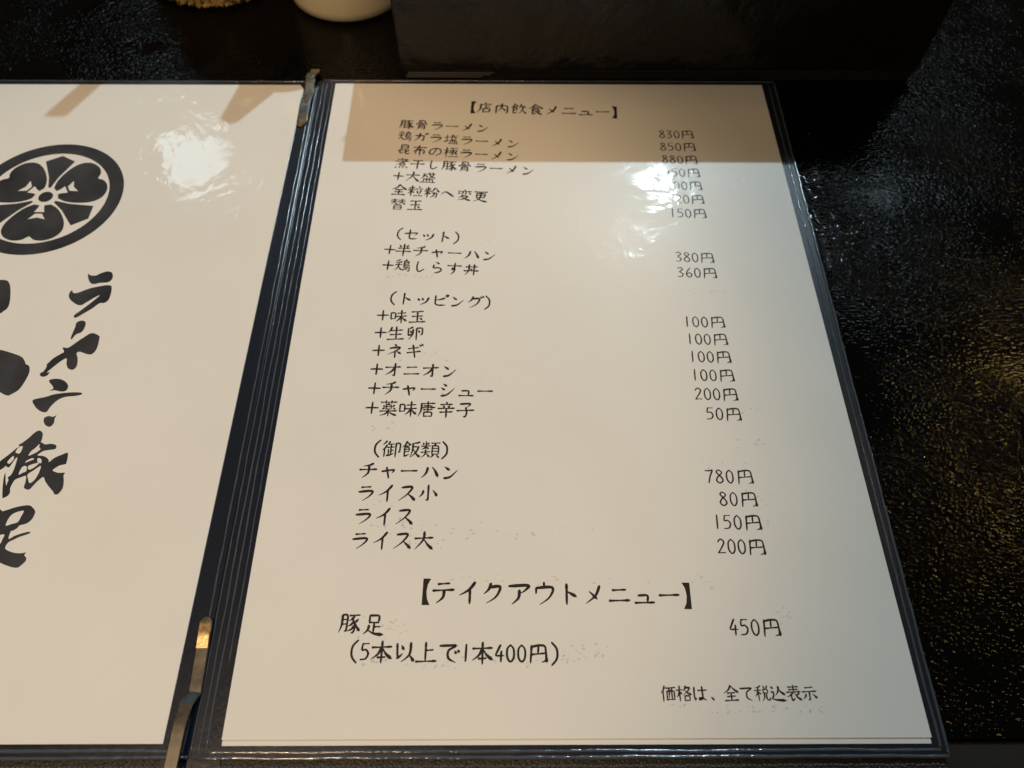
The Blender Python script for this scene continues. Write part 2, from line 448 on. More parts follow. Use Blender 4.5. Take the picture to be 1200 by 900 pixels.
# ---- brush lettering: every glyph drawn from strokes on a 100-unit square (half-width ones use 0..50)
GLYPHS = {
    'ー': 'h10,50 88,47',
    'メ': 'p72,15 55,55 15,88|n30,38 62,70',
    'ニ': 'h24,32 76,29|h10,75 90,72',
    'ュ': 'k25,52 65,49 60,80|h12,82 88,79',
    'ラ': 'h28,20 72,17|p15,45 80,40 70,65 35,92',
    'ン': 'd20,22 44,40|p18,85 50,76 85,38',
    'ガ': 'k15,38 75,33 70,85 58,78|p45,12 40,55 12,88|d78,10 86,24|d90,4 97,18',
    'の': 'c55,25 40,70 22,78 12,55 30,28 60,20 85,35 85,65 60,85',
    'し': 'c35,12 32,50 38,80 52,86 75,68',
    'へ': 'n8,60 35,35 92,75',
    'セ': 'k8,45 88,32 72,55|k38,12 38,78 50,85 85,80',
    'ッ': 'd20,42 30,58|d43,38 52,54|p82,35 70,65 38,88',
    'ト': 'v40,10 40,92|d42,40 78,60',
    'チ': 'p72,12 55,22 22,28|h8,48 92,44|p52,25 50,65 22,92',
    'ャ': 'k15,55 82,42 66,62|v38,32 52,92',
    'ハ': 'p38,28 30,60 8,85|n60,25 75,45 92,80',
    'ら': 'd40,10 60,20|k30,30 25,58 60,48 80,62 70,82 35,92',
    'す': 'h10,30 92,28|k52,8 52,55 35,62 38,45 55,48 52,75 32,95',
    '丼': 'h18,32 85,28|h8,62 92,58|p36,15 34,60 15,92|v66,12 66,92|d46,44 54,54',
    'ピ': 'p75,32 50,44 25,48|k22,18 22,78 40,86 82,82|c88,8 95,14 88,22 81,15 88,8',
    'グ': 'p38,12 30,35 10,55|p35,28 75,25 60,65 22,92|d80,8 87,20|d91,3 98,14',
    'ネ': 'd45,5 58,16|p20,32 76,26 50,52 10,72|v50,48 50,95|d58,52 82,68',
    'ギ': 'h18,35 72,27|h12,62 85,52|v42,10 55,95|d78,8 85,20|d89,3 96,14',
    'オ': 'h10,35 90,30|k60,8 60,90 48,82|p58,35 40,62 10,82',
    'シ': 'd25,13 44,26|d15,38 34,50|p18,88 50,78 88,35',
    'イ': 'p75,8 50,40 12,62|v55,38 55,95',
    'ス': 'p22,20 72,17 50,55 8,90|n50,52 70,68 90,90',
    'テ': 'h28,18 72,14|h8,45 92,40|p52,42 48,72 22,95',
    'ク': 'p38,12 30,35 10,55|p35,28 75,25 60,65 22,92',
    'ア': 'p10,22 88,18 75,38 58,50|p52,38 48,70 22,95',
    'ウ': 'v50,5 50,22|v18,28 18,50|p18,28 84,25 72,65 32,95',
    'で': 'k10,22 88,18 45,40 45,75 80,92|d75,42 82,54|d88,38 95,48',
    'は': 'k18,12 14,60 20,92 28,75|h42,32 92,30|k66,10 68,80 45,90 42,76 62,74 90,90',
    'て': 'k10,22 88,18 48,42 48,78 80,92',
    '、': 'd22,70 38,88',
    '+': 'c18,50 50,49 82,49|c50,16 50,50 50,84',
    '(': 'c40,2 18,30 18,70 40,98',
    ')': 'c10,2 32,30 32,70 10,98',
    '【': 'P48,-4 16,-4 16,104 48,104 36,80 32,50 36,20',
    '】': 'P2,-4 34,-4 34,104 2,104 14,80 18,50 14,20',
    '0': 'c25,8 11,28 11,70 25,92 39,72 39,30 25,8',
    '1': 'c27,8 26,50 25,92',
    '2': 'c10,26 22,9 37,20 34,42 10,88|h9,90 42,88',
    '3': 'c10,14 28,8 37,25 20,46 38,64 30,88 8,90',
    '4': 'k30,8 7,64 47,62|v34,40 32,94',
    '5': 'c14,10 12,42 28,40 40,60 30,86 8,90|h14,11 40,9',
    '6': 'c34,8 15,40 10,70 24,92 40,74 30,52 12,64',
    '7': 'c7,14 24,15 43,11 30,48 20,94',
    '8': 'c36,18 22,8 12,24 34,56 40,78 24,93 9,78 15,56 36,30 36,18',
    '9': 'c38,28 24,8 10,25 18,46 38,30 36,60 24,94',
    '円': 'v20,16 15,90|k20,22 50,14 80,15 86,80 64,86|n81,35 84,62 86,88|v50,16 48,50|h22,54 80,48',
    '店': 'd48,3 54,14|h22,22 88,18|p24,22 22,60 5,95|v55,28 55,55|h56,42 78,38|v38,60 40,92|k38,60 80,56 76,90|h40,88 76,86',
    '内': 'v18,30 16,95|k18,30 84,26 84,88 72,90|p50,8 48,45 28,75|n50,45 62,58 72,72',
    '飲': 'p28,5 20,25 4,40|n28,8 38,18 48,28|h20,32 38,30|v18,38 18,88|k18,38 42,36 40,62|h20,50 40,49|h20,63 40,62|p18,88 30,84 42,76|p66,8 60,30 50,45|k60,28 92,25 84,42|p74,32 72,62 50,92|n74,55 84,75 97,92',
    '食': 'p50,3 35,25 5,45|n50,5 72,25 96,42|h38,28 60,26|v32,40 32,90|k32,40 70,38 68,64|h34,52 68,50|h34,64 68,62|p32,90 45,85 55,76|d78,62 66,72|n50,66 68,82 90,94',
    '豚': 'p14,12 14,60 4,92|k15,12 38,10 38,85 28,84|h16,34 37,32|h16,54 37,52|h48,14 92,10|p68,14 60,28 45,38|k58,25 76,55 72,88 60,92|p66,42 56,55 42,62|p72,58 60,75 42,84|d88,28 76,42|n74,45 84,65 98,82',
    '骨': 'v30,8 30,36|k30,8 70,6 68,36|k30,22 50,22 50,36|v14,36 12,50|k14,38 88,34 80,48|p30,48 30,75 20,95|k30,50 70,48 70,90 60,90|h32,62 68,61|h32,76 68,75',
    '鶏': 'p30,5 20,12 6,16|d10,22 14,32|d24,20 27,30|d42,14 34,28|h6,45 44,42|p24,34 22,62 4,88|n25,58 34,72 44,84|p68,3 64,10 58,14|v56,15 56,62|k56,15 84,13 83,38|h57,27 83,26|h57,39 83,38|h56,50 92,48|k56,62 92,60 88,92 78,90|d56,72 52,86|d64,70 66,80|d73,69 76,78',
    '塩': 'h5,35 38,32|v22,12 22,72|p4,76 24,70 40,62|p58,5 52,20 42,30|h56,18 92,15|v52,30 52,52|k52,30 82,28 80,50|h52,52 80,50|v46,62 46,90|k46,62 88,60 87,88|v60,62 60,88|v74,61 74,88|h38,92 97,89',
    '昆': 'v28,8 28,46|k28,8 72,6 72,44|h30,26 70,25|h28,45 72,44|h14,64 44,60|k22,52 22,88 46,80|p82,54 68,66 56,70|k58,50 58,84 70,90 92,82',
    '布': 'h8,24 92,20|p46,4 32,40 6,68|v26,48 24,82|k26,48 80,44 80,76 70,78|v52,30 52,96',
    '極': 'h4,30 40,28|v23,5 23,95|p22,32 16,55 4,72|d25,40 36,52|h46,12 92,9|k54,12 66,22 62,72 54,74|v46,34 46,60|k46,34 60,32 58,54|h47,54 58,54|h70,32 90,30|p88,32 82,50 70,66|n70,40 80,55 94,66|h40,90 98,86',
    '煮': 'h20,18 74,15|v46,4 46,34|h6,36 94,32|p82,12 55,42 10,66|v38,50 38,76|k38,50 70,48 70,74|h40,62 69,61|h38,75 70,74|d18,84 10,95|d36,83 39,94|d57,82 62,93|d78,80 88,92',
    '干': 'h22,22 78,18|h6,52 94,47|v50,20 50,96',
    '大': 'h8,38 92,33|p50,5 46,45 8,92|n50,42 68,68 94,92',
    '盛': 'h18,20 90,16|p20,20 18,45 6,60|k22,36 44,34 42,54|k52,4 64,42 92,56 92,46|p82,26 70,42 54,54|d72,4 80,12|v22,64 22,90|k22,64 80,62 80,88|v42,64 42,88|v60,63 60,88|h4,93 97,90',
    '全': 'p50,3 35,28 4,50|n50,5 70,26 97,46|h28,48 72,45|h26,68 74,65|h10,92 92,88|v50,47 50,90',
    '粒': 'd8,18 16,32|d40,14 32,28|h4,42 46,39|v25,5 25,95|p24,45 16,62 4,75|d27,50 42,64|d68,5 74,16|h50,30 94,26|d60,42 66,68|p86,38 80,60 74,82|h46,90 98,86',
    '粉': 'd8,18 16,32|d40,14 32,28|h4,42 46,39|v25,5 25,95|p24,45 16,62 4,75|d27,50 42,64|p66,8 60,30 46,48|n76,8 84,28 98,44|k54,54 86,51 82,88 72,90|p68,54 64,75 46,94',
    '変': 'd48,3 52,12|h10,20 92,16|p40,20 38,35 28,48|v58,18 58,48|d22,28 12,42|d76,26 90,40|p42,50 34,62 14,74|k36,60 74,57|p74,57 55,80 10,96|n32,66 58,82 95,95',
    '更': 'h10,14 90,10|v24,26 24,62|k24,26 78,23 76,60|h25,43 76,41|h25,61 76,59|p50,12 46,68 8,95|n26,66 55,84 96,94',
    '替': 'h8,16 44,13|h6,30 46,27|p27,4 25,32 6,50|n28,34 36,42 44,50|h54,16 92,13|h52,30 95,27|p74,4 72,32 54,50|n74,32 84,42 96,50|v28,58 28,95|k28,58 74,56 74,94|h30,75 73,74|h28,92 74,91',
    '玉': 'h18,18 82,14|h22,50 78,46|h6,90 94,86|v50,16 50,88|d64,60 76,72',
    '半': 'd22,12 32,28|d76,8 66,26|h18,38 82,34|h6,62 94,58|v50,4 50,97',
    '味': 'v8,25 8,68|k8,25 34,23 33,64|h8,66 33,64|h46,28 90,24|h40,50 96,46|v67,6 67,96|p65,50 54,70 36,86|n69,50 80,68 97,82',
    '生': 'p26,8 20,28 6,46|h22,32 86,28|h20,60 82,56|h5,92 95,88|v52,6 52,90',
    '卵': 'p36,8 24,16 14,18|v12,18 12,62|p12,64 28,60 40,50|p38,22 36,60 14,94|d24,32 28,48|k58,16 92,14 90,60 80,62|v58,16 58,96|d70,30 74,46',
    '薬': 'h8,14 92,11|v34,4 34,22|v64,3 64,21|p50,20 44,26 40,28|v36,28 36,54|k36,28 64,27 64,53|h37,40 63,40|h36,54 64,53|d20,32 28,40|d16,56 28,48|d82,28 72,38|d74,46 84,54|h6,68 94,64|v50,56 50,97|p48,68 34,84 6,94|n52,68 68,82 95,92',
    '唐': 'd50,2 55,11|h18,17 90,13|p20,17 18,60 4,95|k32,30 76,28 76,52|h24,41 92,38|h32,53 76,51|v54,20 54,64|v34,68 35,93|k34,68 78,66 75,92|h35,92 76,91',
    '辛': 'd48,3 52,13|h20,20 80,17|d34,26 38,38|d66,24 60,36|h8,44 92,40|h18,66 82,62|v50,44 50,97',
    '子': 'p20,14 74,11 52,36|k50,34 58,65 50,92 38,88|h6,54 94,49',
    '御': 'p24,5 16,18 5,28|p26,28 18,45 3,58|v16,46 16,95|p40,8 36,18 30,26|h34,24 62,22|h30,42 64,39|v48,24 48,80|v36,54 36,82|h48,60 60,58|p28,88 48,82 64,72|v72,18 72,95|k72,18 94,16 93,66 84,68',
    '飯': 'p28,5 20,25 4,40|n28,8 38,18 48,28|h20,32 38,30|v18,38 18,88|k18,38 42,36 40,62|h20,50 40,49|h20,63 40,62|p18,88 30,84 42,76|p92,8 72,14 58,15|p58,15 58,55 48,92|k60,36 88,33|p88,33 76,65 50,94|n62,48 78,75 98,92',
    '類': 'd10,10 15,22|d40,8 33,20|h4,30 48,27|v26,4 26,48|p25,30 16,42 5,48|d28,34 40,44|h4,64 48,60|p26,50 22,76 4,94|n27,66 38,80 46,90|h54,12 96,9|p74,12 70,20 66,24|v58,26 58,74|k58,26 90,25 90,73|h59,41 89,40|h59,57 89,56|h58,73 90,72|p66,76 58,86 50,92|d80,76 94,92',
    '小': 'k50,6 50,88 38,84|p26,36 20,55 6,70|n72,34 84,48 94,66',
    '足': 'v28,10 28,42|k28,10 72,8 70,40|h29,41 70,40|v50,42 50,84|h52,60 78,58|p28,54 24,75 5,95|n22,74 55,90 97,93',
    '本': 'h8,32 92,28|v50,5 50,97|p48,32 34,60 5,82|n52,32 68,58 96,80|h34,74 66,72',
    '以': 'v18,15 22,72|p20,76 32,68 44,56|d38,22 48,40|p78,10 74,60 38,92|n72,62 84,74 94,90',
    '上': 'v46,8 46,86|h48,42 78,39|h6,90 94,86',
    '価': 'p28,5 20,28 4,48|v18,32 18,96|h36,18 94,14|v42,36 42,86|k42,36 88,34 87,84|p56,16 56,50 52,82|v72,16 72,82|h40,85 88,83',
    '格': 'h4,30 40,28|v23,5 23,95|p22,32 16,55 4,72|d25,40 36,52|p62,5 56,22 44,36|p58,18 86,16 70,40 42,60|n56,30 72,46 97,58|v54,64 54,92|k54,64 86,62 84,90|h54,90 84,89',
    '税': 'p40,6 28,14 8,18|h4,34 44,31|v25,14 25,95|p24,36 16,55 4,70|d27,42 40,54|d58,6 64,18|d86,4 76,18|v56,26 56,50|k56,26 84,24 84,48|h57,48 84,47|p62,50 60,75 44,94|k74,50 74,84 82,90 96,86 95,74',
    '込': 'p56,10 50,40 32,62|n48,12 66,40 94,60|d8,10 20,22|k8,42 24,40 20,68 8,82|n6,80 35,88 97,92',
    '表': 'h18,14 82,11|h22,29 78,26|h8,44 92,40|v50,3 50,42|p46,44 30,60 6,72|v34,58 34,92|p34,92 46,86 56,78|p82,50 72,58 60,64|n54,46 70,72 96,90',
    '示': 'h28,18 74,14|h8,42 92,38|k50,40 50,90 38,86|p28,56 22,70 8,84|n70,54 82,66 94,80',
}

def smooth(pts, step=5):
    if len(pts) < 3: 
        a, b = pts
        return [(a[0] + (b[0] - a[0]) * i / 4, a[1] + (b[1] - a[1]) * i / 4) for i in range(5)]
    out = []
    P = [pts[0]] + list(pts) + [pts[-1]]
    for i in range(1, len(P) - 2):
        p0, p1, p2, p3 = P[i - 1], P[i], P[i + 1], P[i + 2]
        for j in range(step):
            t = j / step
            out.append(tuple(0.5 * (2 * p1[k] + (p2[k] - p0[k]) * t + (2 * p0[k] - 5 * p1[k] + 4 * p2[k] - p3[k]) * t * t +
                                    (3 * p1[k] - p0[k] - 3 * p2[k] + p3[k]) * t ** 3) for k in range(2)))
    out.append(pts[-1])
    return out

def corner(pts):
    out = []
    for a, b in zip(pts[:-1], pts[1:]):
        L = math.hypot(b[0] - a[0], b[1] - a[1]); n = max(2, int(L / 10))
        out += [(a[0] + (b[0] - a[0]) * i / n, a[1] + (b[1] - a[1]) * i / n) for i in range(n)]
    out.append(pts[-1])
    # soften the corners a little
    for _ in range(1):
        out = [out[0]] + [((o[0] + 2 * p[0] + q[0]) / 4, (o[1] + 2 * p[1] + q[1]) / 4) for o, p, q in zip(out, out[1:], out[2:])] + [out[-1]]
    return out

def interp(tab, t):
    for (a, u), (b, v) in zip(tab[:-1], tab[1:]):
        if t <= b: return u + (v - u) * (t - a) / (b - a)
    return tab[-1][1]

PROF = {'h': [(0, 1.0), (.12, .75), (.5, .52), (.8, .8), (.93, 1.25), (1, .7)],
        'v': [(0, .8), (.1, 1.15), (.3, .85), (.8, .9), (1, .55)],
        'p': [(0, .8), (.12, 1.2), (.5, .95), (1, .2)],
        'n': [(0, .35), (.4, .8), (.8, 1.45), (1, .25)],
        'd': [(0, .35), (.6, 1.2), (.9, 1.3), (1, .7)],
        'k': [(0, .8), (.08, 1.05), (.5, .85), (.85, 1.0), (1, .3)],
        'c': [(0, .75), (.3, .9), (.7, .9), (1, .7)]}

def glyph_strokes(ch):
    out = []
    for s in GLYPHS[ch].split('|'):
        t = s[0]
        pts = [tuple(float(v) for v in q.split(',')) for q in s[1:].split()]
        if t == 'P':
            out.append(('P', pts, None)); continue
        path = corner(pts) if t in 'kvh' else smooth(pts)
        out.append((t, path, PROF[t]))
    return out

def ribbon(path, wid):
    """left and right edges of a stroke; wid gives the width at each point"""
    L, R = [], []
    n = len(path)
    for i, (x, y) in enumerate(path):
        a = path[max(i - 1, 0)]; b = path[min(i + 1, n - 1)]
        dx, dy = b[0] - a[0], b[1] - a[1]
        q = math.hypot(dx, dy) or 1
        nx, ny = -dy / q, dx / q
        w_ = wid[i] / 2
        L.append((x + nx * w_, y + ny * w_)); R.append((x - nx * w_, y - ny * w_))
    return L, R

def text_mesh(name, cells, mat, parent, base_w, label=None):
    """cells: (char, cx, cy, angle, em, width_units) in mm"""
    vs, fs = [], []
    lift = 0
    for ch, cx, cy, ang, em, wu in cells:
        s = em / 100.0
        ca, sa = math.cos(ang), math.sin(ang)
        nst = len(GLYPHS[ch].split('|'))
        bw = base_w * (0.80 if nst > 11 else 0.9 if nst > 7 else 1.0)
        bw *= random.uniform(.95, 1.05)
        for t, path, prof in glyph_strokes(ch):
            lift = (lift + 1) % 14
            z = ZP + 0.02 + lift * 0.003
            def put(x, y):
                u = (x - wu / 2) * s; v_ = (50 - y) * s * (0.84 if ch in '0123456789' else 1.0)
                vs.append(((cx + u * ca - v_ * sa) * MM, (cy + u * sa + v_ * ca) * MM, z * MM))
            o = len(vs)
            if t == 'P':
                for p in path: put(*p)
                fs.append(tuple(o + i for i in range(len(path))))
                continue
            n = len(path)
            # extend very slightly for round caps
            wid = [bw * interp(prof, i / (n - 1)) for i in range(n)]
            d0 = (path[0][0] - path[1][0], path[0][1] - path[1][1]); q = math.hypot(*d0) or 1
            d1 = (path[-1][0] - path[-2][0], path[-1][1] - path[-2][1]); q1 = math.hypot(*d1) or 1
            path = [(path[0][0] + d0[0] / q * wid[0] * .35, path[0][1] + d0[1] / q * wid[0] * .35)] + path + \
                   [(path[-1][0] + d1[0] / q1 * wid[-1] * .35, path[-1][1] + d1[1] / q1 * wid[-1] * .35)]
            wid = [wid[0] * .5] + wid + [wid[-1] * .4]
            L, R = ribbon(path, wid)
            for a, b in zip(L, R):
                put(*a); put(*b)
            for i in range(len(path) - 1):
                fs.append((o + 2 * i, o + 2 * i + 2, o + 2 * i + 3, o + 2 * i + 1))
    ob = mesh(name, vs, fs, mat, parent)
    bmx = bmesh.new(); bmx.from_mesh(ob.data)
    for fc in bmx.faces:
        fc.normal_update()
        if fc.normal.z < 0: fc.normal_flip()
    bmx.to_mesh(ob.data); bmx.free()
    if label: ob['label'] = label
    return ob

HALF = set('0123456789()【】')
LINES = [
    ('heading_text', '【店内飲食メニュー】', (67.59, 279.93), (136.22, 276.57), 8.0, None),
    ('item_text', '豚骨ラーメン', (36.84, 267.67), (72.86, 265.37), 7, None),
    ('item_text', '鶏ガラ塩ラーメン', (36.61, 259.6), (87.01, 254.88), 7, None),
    ('item_text', '昆布の極ラーメン', (36.9, 250.69), (86.78, 246.31), 7, None),
    ('item_text', '煮干し豚骨ラーメン', (36.41, 241.84), (93.69, 237.27), 7, None),
    ('item_text', '大盛', (41.91, 233.24), (48.84, 232.62), 7, (35.37, 233.59)),
    ('item_text', '全粒粉へ変更', (36.33, 225.01), (72.49, 221.14), 7, None),
    ('item_text', '替玉', (36.31, 216.35), (44.03, 215.86), 7, None),
    ('price', '830円', (156.99, 261.55), (168.88, 261.26), 7, None),
    ('price', '850円', (156.66, 253.09), (168.77, 252.86), 7, None),
    ('price', '880円', (156.66, 244.88), (168.6, 244.37), 7, None),
    ('price', '950円', (156.46, 236.48), (168.65, 236.04), 7, None),
    ('price', '100円', (156.66, 228.34), (168.54, 227.91), 7, None),
    ('price', '20円', (159.88, 219.84), (168.39, 219.61), 7, None),
    ('price', '150円', (156.33, 211.63), (168.25, 211.21), 7, None),
    ('heading_text', '(セット)', (38.2, 199.25), (62.84, 196.86), 7, None),
    ('item_text', '半チャーハン', (40.71, 190.12), (76.71, 187.22), 7, (34.89, 190.34)),
    ('item_text', '鶏しらす丼', (40.94, 181.65), (69.37, 179.62), 7, (34.76, 181.86)),
    ('heading_text', '(トッピング)', (38.0, 164.76), (76.43, 162.46), 7, None),
    ('item_text', '味玉', (40.96, 155.57), (48.52, 155.58), 7, (34.75, 156.15)),
    ('item_text', '生卵', (40.54, 147.47), (48.03, 147.48), 7, (34.57, 147.75)),
    ('item_text', 'ネギ', (40.83, 139.11), (48.24, 139.11), 7, (34.48, 139.34)),
    ('item_text', 'オニオン', (40.72, 130.48), (62.24, 129.96), 7, (34.46, 130.78)),
    ('item_text', 'チャーシュー', (40.46, 122.44), (76.0, 120.93), 7, (34.36, 122.29)),
    ('item_text', '薬味唐辛子', (40.32, 113.65), (68.77, 112.86), 7, (34.19, 113.87)),
    ('heading_text', '(御飯類)', (37.39, 97.1), (61.94, 96.35), 7.1, None),
    ('item_text', 'チャーハン', (35.15, 88.59), (64.15, 87.84), 7, None),
    ('item_text', 'ライス小', (35.09, 79.95), (56.69, 79.77), 7, None),
    ('item_text', 'ライス', (34.97, 71.5), (49.14, 71.18), 7, None),
    ('item_text', 'ライス大', (34.74, 62.81), (56.16, 62.55), 7, None),
    ('price', '380円', (156.2, 186.71), (168.11, 186.14), 7, None),
    ('price', '360円', (156.02, 178.4), (168.1, 177.93), 7, None),
    ('price', '100円', (155.56, 153.27), (167.78, 152.91), 7, None),
    ('price', '100円', (155.66, 144.96), (167.71, 144.61), 7, None),
    ('price', '100円', (155.67, 136.69), (167.74, 136.34), 7, None),
    ('price', '100円', (155.5, 128.3), (167.72, 127.96), 7, None),
    ('price', '200円', (155.83, 120.0), (167.76, 119.56), 7, None),
    ('price', '50円', (159.06, 111.5), (167.73, 111.11), 7, None),
    ('price', '780円', (155.34, 86.21), (167.96, 85.91), 7, None),
    ('price', '80円', (159.07, 77.68), (167.96, 77.39), 7, None),
    ('price', '150円', (155.65, 69.21), (167.98, 68.92), 7, None),
    ('price', '200円', (155.93, 60.62), (167.83, 60.22), 7, None),
    ('heading_text', '【テイクアウトメニュー】', (57.37, 45.39), (142.81, 43.9), 8.0, None),
    ('item_text', '豚足', (34.15, 35.27), (41.86, 34.93), 7, None),
    ('item_text', '(5本以上で1本400円)', (36.27, 26.7), (99.05, 25.83), 7.1, None),
    ('price', '450円', (155.93, 33.94), (167.99, 33.7), 7, None),
    ('note_text', '価格は、全て税込表示', (133.06, 14.06), (176.09, 14.04), 4.9, None),
]
for kind, txt, a, b, em, plus in LINES:
    cells = []
    adv = [0.0]
    for c0, c1 in zip(txt[:-1], txt[1:]):
        adv.append(adv[-1] + (.25 if c0 in HALF else .5) + (.25 if c1 in HALF else .5))
    dx, dy = b[0] - a[0], b[1] - a[1]
    ang = math.atan2(dy, dx)
    for ch, t in zip(txt, adv):
        u = t / adv[-1] if adv[-1] else 0
        cells.append((ch, a[0] + dx * u, a[1] + dy * u, ang, em, 50 if ch in HALF else 100))
    if plus:
        cells.append(('+', plus[0], plus[1], ang, em, 100))
    full = ('+' if plus else '') + txt
    text_mesh(kind, cells, M_ink, pageR, 11.4 if kind != 'price' else 9.4, 'printed characters reading ' + full)

# faint ink lifted onto the plastic beside the lines
vs, fs = [], []
for (x, y, rx, ry, n) in [(42.25, 176.8, 12, 1.5, 24), (51.1, 175.47, 8, 1, 14), (48.58, 189.2, 14, 1.5, 10), (71.82, 192.55, 8, 3, 8), (53.1, 137.66, 16, 4, 22), (52.41, 120.44, 14, 3, 16), (37.69, 105.97, 12, 4, 18), (73.08, 125.32, 14, 2, 8), (55.27, 96.62, 10, 3, 8), (38.69, 76.65, 10, 2, 12), (50.46, 67.35, 16, 3, 34), (65.56, 65.21, 14, 3, 16), (85.73, 65.18, 16, 3, 14), (103.06, 66.07, 14, 2, 12), (72.73, 143.66, 8, 4, 6), (71.11, 50.83, 14, 3, 20), (96.84, 49.65, 12, 2.5, 14), (121.93, 48.47, 10, 2, 10), (46.5, 33.31, 8, 3.5, 40), (38.01, 37.6, 6, 2, 8), (43.29, 23.72, 10, 2, 20), (64.44, 22.91, 14, 2, 24), (85.56, 23.61, 12, 2.5, 20), (102.01, 24.85, 6, 4, 18), (108.15, 25.35, 8, 4, 26), (112.18, 26.11, 5, 3, 10), (172.21, 181.62, 3, 2, 6), (162.74, 169.04, 12, 1, 12), (172.97, 160.39, 2, 2, 7), (172.17, 112.41, 5, 1.5, 10), (172.18, 98.99, 7, 3, 16), (157.11, 90.52, 9, 2, 10), (170.63, 89.51, 8, 2, 8), (172.56, 74.32, 3, 3, 7), (173.69, 69.04, 2, 3, 6), (167.69, 80.68, 8, 2, 8), (146.6, 49.0, 3, 3, 8), (151.72, 47.57, 3, 4, 12), (173.56, 37.31, 5, 4, 22), (136.99, 10.37, 7, 1.5, 10), (149.74, 9.37, 12, 1.5, 16), (165.2, 9.32, 14, 1.5, 28), (177.77, 10.25, 5, 1.5, 12), (75.57, 69.76, 1, 1, 2), (57.17, 60.73, 10, 2, 14)]:
    for _ in range(int(n * .65)):
        cx, cy = x + random.gauss(0, rx * .45), y + random.gauss(0, ry * .45)
        r = random.uniform(.12, .5); a = random.uniform(-.6, .9); e = random.uniform(.3, 1.0)
        o = len(vs); m = 7
        zz = ZP + .004 + .0012 * (len(fs) % 11)
        for k in range(m):
            t = 2 * math.pi * k / m
            u, v_ = math.cos(t) * r * random.uniform(.6, 1.3) * 1.5, math.sin(t) * r * e * random.uniform(.6, 1.3)
            vs.append(((cx + u * math.cos(a) - v_ * math.sin(a)) * MM, (cy + u * math.sin(a) + v_ * math.cos(a)) * MM, zz * MM))
        fs.append(tuple(o + k for k in range(m)))
tag(mesh('ink_smudges', vs, fs, M_ghost, pageR), kind='stuff')

